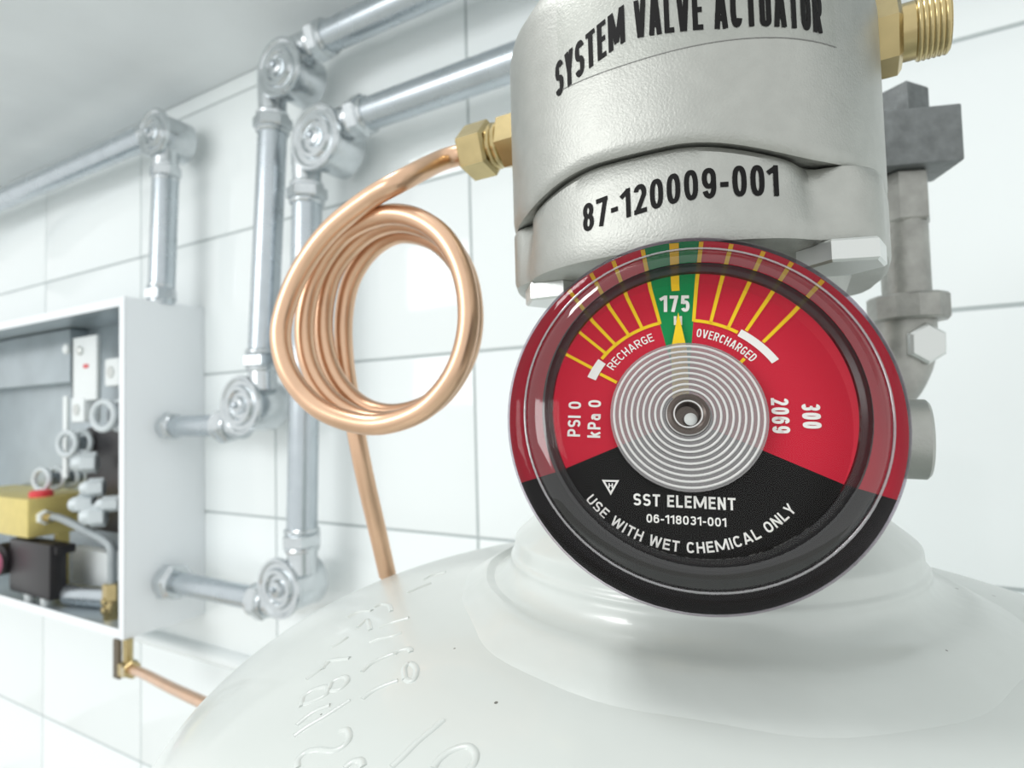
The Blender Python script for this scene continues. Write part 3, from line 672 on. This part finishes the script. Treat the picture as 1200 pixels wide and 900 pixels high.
# ------------------------------------------------------------------ galvanised pipes and pulley elbows on the wall
def pipe(name, a, b, r, label, nuts=()):
    t = thing(name, (a+b)/2, label, 'pipe', 'galvanised pipes along the tiled wall'); mb = MB(); mb.cyl(a, b, r, n=28); mb.build('tube', GALV, t); return t
def nutat(t, a, d, L, r, name='union_nut'):
    d = d.normalized(); mb = MB(); mb.hexnut(a, a+d*L, r, phase=0.3)
    mb.lathe([(r*0.80, 0), (r*0.86, 0.0015), (r*0.86, 0.003), (r*0.78, 0.0045)], a+d*L, d, 24)
    mb.lathe([(r*0.80, 0), (r*0.84, 0.0015), (r*0.80, 0.004)], a-d*0.0035, d, 24); mb.build(name, ZINC, t, angle=25)
def elbow(name, c, d1, d2, R, label, depth=0.026, rs=0.0125, L1=0.040, L2=0.040, rn=0.0175, k_=0.020, k2=None):
    # c is the centre of the round drum; arms leave along d1 and d2 with union nuts
    t = thing(name, c, label, 'pulley elbow', 'zinc corner pulleys on the pipes')
    f = Vector((0, -1, 0))
    mb = MB(); mb.lathe([(R*0.80, -depth*0.95), (R*0.94, -depth*0.85), (R*0.94, depth*0.34), (R*0.90, depth*0.40)], c, f, 40)
    d1 = d1.normalized(); d2 = d2.normalized(); k2 = k_ if k2 is None else k2
    arms = ((c-d2*k_, d1, L1), (c-d1*k2, d2, L2))               # the arms leave along tangents of the pulley inside
    st_ = math.sqrt(max(0.0, (R*0.94)**2-k_*k_))*0.75
    for p, d, L in arms: mb.cyl(p+d*st_, p+d*L, rs*1.05, rs*0.95, n=24)
    body = mb.build('drum', ZINC, t)
    cv = MB(); q = 0.06; R = R*1.10
    prof = [(r_, depth*(h_+q)) for r_, h_ in ((R*0.88, 0.30), (R*0.98, 0.34), (R*1.0, 0.42), (R*0.97, 0.50), (R*0.88, 0.50), (R*0.82, 0.44), (R*0.68, 0.44), (R*0.62, 0.56), (R*0.50, 0.56), (R*0.44, 0.46), (R*0.30, 0.46), (R*0.25, 0.60), (R*0.12, 0.64), (0.0, 0.64))]
    cv.lathe(prof, c, f, 44); cover = cv.build('cover_disc', ZINC, t, angle=28)
    sc = MB(); sc.lathe([(R*0.10, depth*0.68), (R*0.10, depth*0.80), (R*0.05, depth*0.82), (0.0, depth*0.76)], c, f, 16); sc.build('centre_screw', GALV, cover)
    for p, d, L in arms: nutat(t, p+d*(L-0.012), d, 0.012, rn)
    return [p+d*L for p, d, L in arms]
UPZ, DN, LT, RTX = Vector((0, 0, 1)), Vector((0, 0, -1)), Vector((-1, 0, 0)), Vector((1, 0, 0))
RB = 0.0128
def drumc(x, y, off):
    p = onwall(x, y, off+0.014); return Vector((p.x, WALL-off, p.z))
eB, eC, eB2, eC2, eA = drumc(325, 78, 0.040), drumc(368, 160, 0.040), drumc(280, 475, 0.043), drumc(325, 690, 0.043), drumc(178, 155, 0.038)
aA = elbow('pulley_elbow', eA, DN, LT, 0.0235, 'zinc pulley elbow above the white box, leftmost on the wall', L1=0.045, L2=0.030, rn=0.0155, k_=0.001, k2=0.010)
aB = elbow('pulley_elbow', eB, DN, RTX, 0.0245, 'zinc pulley elbow touching the ceiling at the top of the middle pipe', L1=0.046, L2=0.046, k_=0.024, k2=0.018)
aC = elbow('pulley_elbow', eC, DN, RTX, 0.0260, 'zinc pulley elbow just above left of the copper loops', L1=0.046, L2=0.046, k_=0.025, k2=0.012)
aB2 = elbow('pulley_elbow', eB2, UPZ, LT, 0.0250, 'zinc pulley elbow beside the middle of the white box side', L1=0.046, L2=0.042, k_=0.015, k2=0.018)
aC2 = elbow('pulley_elbow', eC2, UPZ, LT, 0.0235, 'zinc pulley elbow low on the wall near the tank shoulder', L1=0.046, L2=0.042, k_=0.015, k2=0.018)
BX1 = onwall(240, 540).x                                         # right side of the box
pipe('wall_pipe', aB[0], aB2[0], RB, 'upright galvanised pipe from the ceiling down to the box side')
pipe('wall_pipe', aC[0], aC2[0], RB, 'upright galvanised pipe passing behind the copper loops')
pipe('wall_pipe', aB[1], Vector((0.55, aB[1].y, aB[1].z)), RB, 'galvanised pipe running level along the ceiling edge, the upper one')
pipe('wall_pipe', aC[1], Vector((0.55, aC[1].y, aC[1].z)), RB, 'level galvanised pipe passing behind the silver actuator, the lower one')
boxtop = onwall(240, 362).z
pe = Vector((aA[0].x-0.002, aA[0].y-0.004, boxtop))
pA = pipe('wall_pipe', aA[0], pe, RB, 'short upright galvanised pipe entering the top of the white box')
nutat(pA, pe+UPZ*0.004, UPZ, 0.013, 0.0155)
pipe('wall_pipe', aA[1], Vector((-1.45, aA[1].y, aA[1].z)), RB, 'level galvanised pipe above the white box, leftmost on the wall')
pe = Vector((BX1, aB2[1].y, aB2[1].z)); pB = pipe('wall_pipe', aB2[1], pe, 0.0105, 'short level pipe stub from the box side to the higher pulley elbow')
nutat(pB, pe+RTX*0.004, RTX, 0.011, 0.0145)
pe = Vector((BX1, aC2[1].y, aC2[1].z)); pC = pipe('wall_pipe', aC2[1], pe, 0.0105, 'short level pipe stub from the box side to the lower pulley elbow')
nutat(pC, pe+RTX*0.004, RTX, 0.015, 0.0185)

# ------------------------------------------------------------------ white cabinet
def at_x(px, py, X): d = ray(px, py); return CAM+d*(X/d.x)
F0 = at_x(145, 345, BX1); F1 = at_x(145, 755, BX1)
FY0 = (F0.y+F1.y)/2+0.0015; BZ1 = boxtop; BZ0 = (F1.z+onwall(240, 715).z)/2; BZ1 = (F0.z+boxtop)/2
BX0 = BX1-0.62
cab = thing('control_cabinet', ((BX0+BX1)/2, WALL, BZ0), 'open white powder coated metal cabinet on the tiled wall, full of fittings', 'cabinet')
T_ = 0.0025
def panel(lo, hi, name, m_): mb = MB(); mb.bbox(lo, hi, 0.0008); return mb.build(name, m_, cab, angle=30)
panel((BX1-T_, FY0, BZ0), (BX1, WALL, BZ1), 'side_panel', CABW)
panel((BX0, FY0, BZ0), (BX0+T_, WALL, BZ1), 'side_panel', CABW)
panel((BX0+T_, FY0, BZ1-T_), (BX1-T_, WALL, BZ1), 'top_panel', CABIN)
panel((BX0+T_, FY0, BZ0), (BX1-T_, WALL, BZ0+T_), 'bottom_panel', CABIN)
panel((BX0+T_, WALL-0.004, BZ0+T_), (BX1-T_, WALL-0.001, BZ1-T_), 'back_panel', CABIN)
fl = 0.009
panel((BX0, FY0-0.0015, BZ1-fl), (BX1-fl-0.0002, FY0, BZ1), 'front_lip', CABW); panel((BX0, FY0-0.0015, BZ0), (BX1-fl-0.0002, FY0, BZ0+fl), 'front_lip', CABW)
panel((BX1-fl, FY0-0.0015, BZ0), (BX1, FY0, BZ1), 'front_lip', CABW)
print('BOX', BX1, FY0, BZ0-CZ, BZ1-CZ)
# contents, standing at their own depth inside the cabinet
def inbox(px, py, y): d = ray(px, py); return CAM+d*(y/d.y)
DP = WALL-FY0
def yb(k): return FY0+DP*k
bl = inbox(0, 455, yb(0.97))
gl = MB(); gl.bbox((BX0+0.004, yb(0.70), inbox(0, 455, yb(0.7)).z), (inbox(82, 430, yb(0.7)).x, WALL-0.0045, inbox(0, 400, yb(0.7)).z), 0.001)
tag(gl.build('cable_duct', CABIN, loc=(BX0, yb(.9), CZ)), 'grey steel duct across the upper back of the open cabinet', 'duct')
# bracket with red mark
y1 = yb(0.42)
br = thing('mounting_bracket', inbox(100, 450, y1), 'pale bracket with a red mark in the top corner of the cabinet', 'bracket')
a = inbox(84, 470, y1); b = inbox(113, 392, y1); mb = MB(); mb.bbox((a.x, y1, a.z), (b.x, y1+0.004, b.z), 0.0008); mb.bbox((a.x, y1, a.z), (a.x+0.004, y1+0.03, b.z), 0.0008); mb.build('plate', PLWHT, br, angle=30)
for px, py, m_, nm, r_ in ((95, 411, BOLT, 'screw', 0.005), (79, 409, PLWHT, 'screw', 0.006)):
    c = inbox(px, py, y1); mb = MB(); mb.lathe([(r_, 0), (r_, 0.003), (r_*0.6, 0.0045), (0, 0.0045)], c+Vector((0, 0.0005, 0)), (0, -1, 0), 18); mb.build(nm, m_, br)
c = inbox(101, 429, y1); mb = MB(); mb.bbox((c.x-0.005, y1-0.001, c.z-0.0022), (c.x+0.005, y1+0.001, c.z+0.0022), 0.0004); mb.build('red_mark', REDP, br)
def blob(name, px, py, y, w_, h_, d_, m_, label, cat, group=None, parts=True):
    c = inbox(px, py, y); t = thing(name, c-Vector((0, 0, h_/2)), label, cat, group)
    mb = MB(); mb.bbox((c.x-w_/2, c.y, c.z-h_/2), (c.x+w_/2, c.y+d_, c.z+h_/2), min(w_, h_, d_)*0.18); mb.build('body', m_, t, angle=40)
    mb = MB(); mb.lathe([(w_*0.22, 0), (w_*0.22, 0.002), (0, 0.002)], c+Vector((0, 0.0005, 0)), (0, -1, 0), 16); mb.build('terminal', BOLT, t)
    return t
blob('terminal_block', 130, 436, yb(0.45), 0.030, 0.032, 0.02, PLWHT, 'white terminal block in the top right corner of the cabinet', 'terminal')
blob('terminal_block', 90, 480, yb(0.40), 0.030, 0.030, 0.02, PLWHT, 'white terminal block under the bracket with the red mark', 'terminal')
# vertical white post
a = inbox(73, 560, yb(0.42)); b = inbox(78, 464, yb(0.42)); mb = MB(); mb.bbox((a.x, yb(0.42), a.z), (b.x, yb(0.46), b.z), 0.0008)
tag(mb.build('upright_rail', PLWHT, loc=a), 'narrow white upright rail behind the grey rings in the cabinet', 'rail')
# pulley wheels / ring spools on shafts
SPOOL = mat('spool_grey', (0.80, 0.83, 0.84), 0.4, metal=0.15)
def spool(px, py, y, R, n, pitch, label):
    c = inbox(px, py, y); t = thing('ring_spool', c, label, 'spool', 'grey ring spools in the cabinet'); d = Vector((0.05, 1.0, 0)).normalized(); ax_ = Vector((0.25, -1, 0.03))
    for k in range(n):
        mb = MB(); mb.torus(c+d*(pitch*k), ax_, R, R*0.25, 28, 10); mb.build('ring', SPOOL, t)
    mb = MB(); mb.cyl(c+d*0.006, c+d*(pitch*(n-1)+0.012), R*0.60); mb.build('shaft', STEELD, t)
    return t
spool(122, 487, yb(0.30), 0.0150, 2, 0.016, 'large bright ring spool at the top, beside the cabinet side panel')
spool(79, 520, yb(0.36), 0.0135, 3, 0.015, 'middle ring spool of three in the cabinet, right of the upright rail')
spool(49, 562, yb(0.36), 0.0125, 3, 0.015, 'lowest ring spool, just above the gold regulator block')
dk = MB(); a = inbox(100, 620, yb(0.62)); b = inbox(150, 500, yb(0.62)); dk.bbox((a.x, yb(0.62), a.z), (BX1-0.006, yb(0.80), b.z), 0.003)
tag(dk.build('relay_housing', PLBLK, loc=a), 'black housing behind the ring spools in the cabinet', 'housing')
def capnut(px, py, y, r_, label):
    c = inbox(px, py, y); t = thing('cap_nut', c, label, 'nut', 'pale cap nuts in the cabinet')
    mb = MB(); mb.hexnut(c+Vector((0.004, 0.004, 0)), c+Vector((-0.006, -0.008, 0)), r_); mb.build('nut', SPOOL, t, angle=25)
    mb = MB(); mb.lathe([(r_*0.75, 0), (r_*0.7, r_*0.4), (r_*0.4, r_*0.75), (0, r_*0.85)], c+Vector((-0.006, -0.008, 0)), (-0.6, -0.8, 0), 18); mb.build('dome_cap', SPOOL, t)
capnut(108, 542, yb(0.40), 0.0120, 'pale cap nut between the middle and lowest ring spools'); capnut(116, 571, yb(0.40), 0.0105, 'small pale cap nut under the middle ring spool')
capnut(104, 590, yb(0.34), 0.0115, 'pale cap nut touching the right end of the gold regulator block'); capnut(118, 604, yb(0.32), 0.0125, 'largest pale cap nut, above the grey hose')
capnut(133, 590, yb(0.40), 0.0085, 'smallest pale cap nut, beside the cabinet side panel')
# gold regulator block
yr = yb(0.02)
rg = thing('regulator_block', inbox(40, 690, yr), 'gold metal regulator block with a red cap in the cabinet', 'regulator')
a = inbox(32, 628, yr); b = inbox(34, 585, yr); xl = inbox(-60, 600, yr).x; xr = inbox(32, 600, yr).x
mb = MB(); mb.bbox((xl, yr, inbox(32, 632, yr).z), (xr, yr+0.075, inbox(32, 585, yr).z), 0.004); GOLD = mat('gold_block', (0.86, 0.79, 0.50), 0.38, metal=0.45, noise=0.06, nscale=90); body = mb.build('block', GOLD, rg, angle=30)
mb = MB(); x2 = inbox(76, 660, yr+0.03).x
zt = inbox(32, 632, yr).z+0.002; zl_ = BZ0+0.0026
mb.bbox((xr-0.010, yr+0.030, zl_), (xr-0.001, yr+0.044, zt), 0.002); mb.build('support_leg', GOLD, rg, angle=30)
ct = Vector((xr-0.016, yr+0.02, inbox(32, 585, yr).z)); mb = MB(); mb.lathe([(0.012, -0.002), (0.012, 0.005), (0.010, 0.007), (0, 0.007)], ct, (0, 0, 1), 24); mb.build('red_cap', REDP, rg)['label'] = 'round red cap'
mb = MB(); fp = Vector((xr, yr+0.016, inbox(48, 611, yr).z)); mb.hexnut(fp-Vector((0.002, 0, 0)), fp+Vector((0.006, 0, 0)), 0.0085); mb.build('port_nut', PLWHT, rg, angle=25)
# black solenoid body with clamp, pink dial at the frame edge
BASEZ = BZ0+0.0095
so = thing('solenoid_switch', inbox(30, 690, yr-0.004), 'black plastic switch under the gold regulator block', 'switch')
y2 = yr+0.005
mb = MB(); a = inbox(10, 692, y2); b = inbox(58, 639, y2); mb.bbox((a.x, y2, max(a.z, BZ0+0.0027)), (b.x, y2+0.018, b.z), 0.003); mb.bbox((a.x+0.02, y2+0.004, b.z-0.012), (b.x+0.006, y2+0.024, b.z-0.002), 0.002); mb.build('body', PLBLK, so, angle=30)
mb = MB(); c = inbox(2, 655, y2); mb.lathe([(0.0190, 0), (0.0190, 0.016), (0.017, 0.018)], c+Vector((0, 0.012, 0)), (0.1, -1, 0), 32); mb.build('collar', PLBLK, so)
mb = MB(); c2 = inbox(-10, 660, y2-0.012); mb.lathe([(0.018, 0), (0.018, 0.006), (0.014, 0.009), (0, 0.009)], c2, (0.25, -1, 0), 32); mb.build('pink_knob', PINK, so)['label'] = 'pink knob'
for px, py in ((35, 697), (54, 688)):
    c = inbox(px, py, y2+0.006); mb = MB(); mb.cyl(Vector((c.x, c.y, BZ0+0.0027)), c+Vector((0, 0, 0.004)), 0.0052, bev=0.0008); mb.build('terminal_stud', PLWHT, so)
cyl_a = inbox(82, 700, yb(0.34)); cyl_b = inbox(134, 684, yb(0.52)); cyl_a.z = cyl_b.z = BZ0+0.0026+0.0125
dv = MB(); dv.cyl(cyl_a, cyl_b, 0.0125, n=28, bev=0.001); tag(dv.build('pneumatic_cylinder', GALV, loc=cyl_a), 'small horizontal steel cylinder low in the cabinet behind the gold leg', 'cylinder')
wt = MB(); a = inbox(82, 700, yb(0.62)); b = inbox(135, 650, yb(0.62)); wt.bbox((a.x, yb(0.62), a.z), (b.x, yb(0.80), b.z), 0.002); tag(wt.build('junction_block', PLWHT, loc=a), 'white block at the back of the cabinet behind the small steel cylinder', 'block')
# hose to brass fitting
hsx = thing('braided_hose', fp, 'grey hose curving from the gold regulator down to a brass fitting', 'hose')
e = inbox(131, 690, yr+0.022)
pth = smoothpath([fp+Vector((0.012, 0, 0)), fp+Vector((0.03, 0.002, 0.001)), Vector((fp.x*0.4+e.x*0.6, yr+0.016, fp.z-0.006)), Vector((e.x-0.006, e.y, fp.z-0.022)), Vector((e.x, e.y, fp.z-0.045)), e], 6)
mb = MB(); mb.tube(pth, 0.0042, 12); mb.build('sleeve', HOSE, hsx, angle=80)
mb = MB(); mb.cyl(fp+Vector((0.005, 0, 0)), fp+Vector((0.020, 0, 0)), 0.0050, n=20, bev=0.0006); mb.torus(fp+Vector((0.012, 0, 0)), (1, 0, 0), 0.005, 0.0008); mb.build('ferrule', BRASS, hsx)['label'] = 'brass ferrule'
fe = thing('brass_elbow', Vector((e.x, e.y, BZ0+0.0025)), 'brass fitting in the bottom corner of the cabinet', 'fitting')
mb = MB(); mb.hexnut(e+Vector((0, 0, 0.006)), e-Vector((0, 0, 0.012)), 0.0085); mb.build('upper_nut', BRASS, fe, angle=25)
mb = MB(); mb.cyl(e-Vector((0, 0, 0.012)), Vector((e.x, e.y, BZ0+0.0025)), 0.0078, n=24); mb.build('body', BRASS, fe)
for k in (0.35, 0.62):
    z_ = e.z+(BZ0-e.z)*k; mb = MB(); mb.lathe([(0.0045, 0), (0.004, 0.002), (0, 0.003)], Vector((e.x, e.y-0.0072, z_)), (0, -1, 0), 16); mb.build('set_screw', BRASS, fe)
# tee below the cabinet and its copper tube
c = Vector((BX1-0.004, FY0+0.016, BZ0)); teec = at_x(150, 783, BX1-0.002)
tee = thing('brass_tee', Vector((teec.x, teec.y, BZ0)), 'brass tee fitting hanging under the cabinet corner', 'fitting')
mb = MB(); mb.cyl(Vector((teec.x, teec.y, BZ0)), Vector((teec.x, teec.y, teec.z-0.006)), 0.0045); mb.hexnut(Vector((teec.x, teec.y, teec.z-0.006)), Vector((teec.x, teec.y, teec.z+0.006)), 0.0085); mb.build('body', BRASS, tee, angle=25)
mb = MB(); mb.bbox((teec.x-0.016, teec.y-0.006, teec.z-0.010), (teec.x-0.0045, teec.y-0.003, BZ0-0.001), 0.0012); mb.build('lock_plate', mat('dark_brass', (0.42, 0.38, 0.32), 0.4, metal=0.7), tee, angle=30)
dT = (pt(240, 824, 0.42)-teec).normalized()
mb = MB(); mb.hexnut(teec+dT*0.004, teec+dT*0.018, 0.0082); mb.build('side_nut', BRASS, tee, angle=25)
end = teec+dT*0.34
ct = MB(); ct.tube(smoothpath([teec+dT*0.017, teec+dT*0.06+Vector((0, 0, 0.0015)), teec+dT*0.16, end], 6), 0.0042, 14)
tag(ct.build('copper_pipe', COPPER, loc=teec), 'straight copper tube running from the brass tee behind the tank', 'tube')
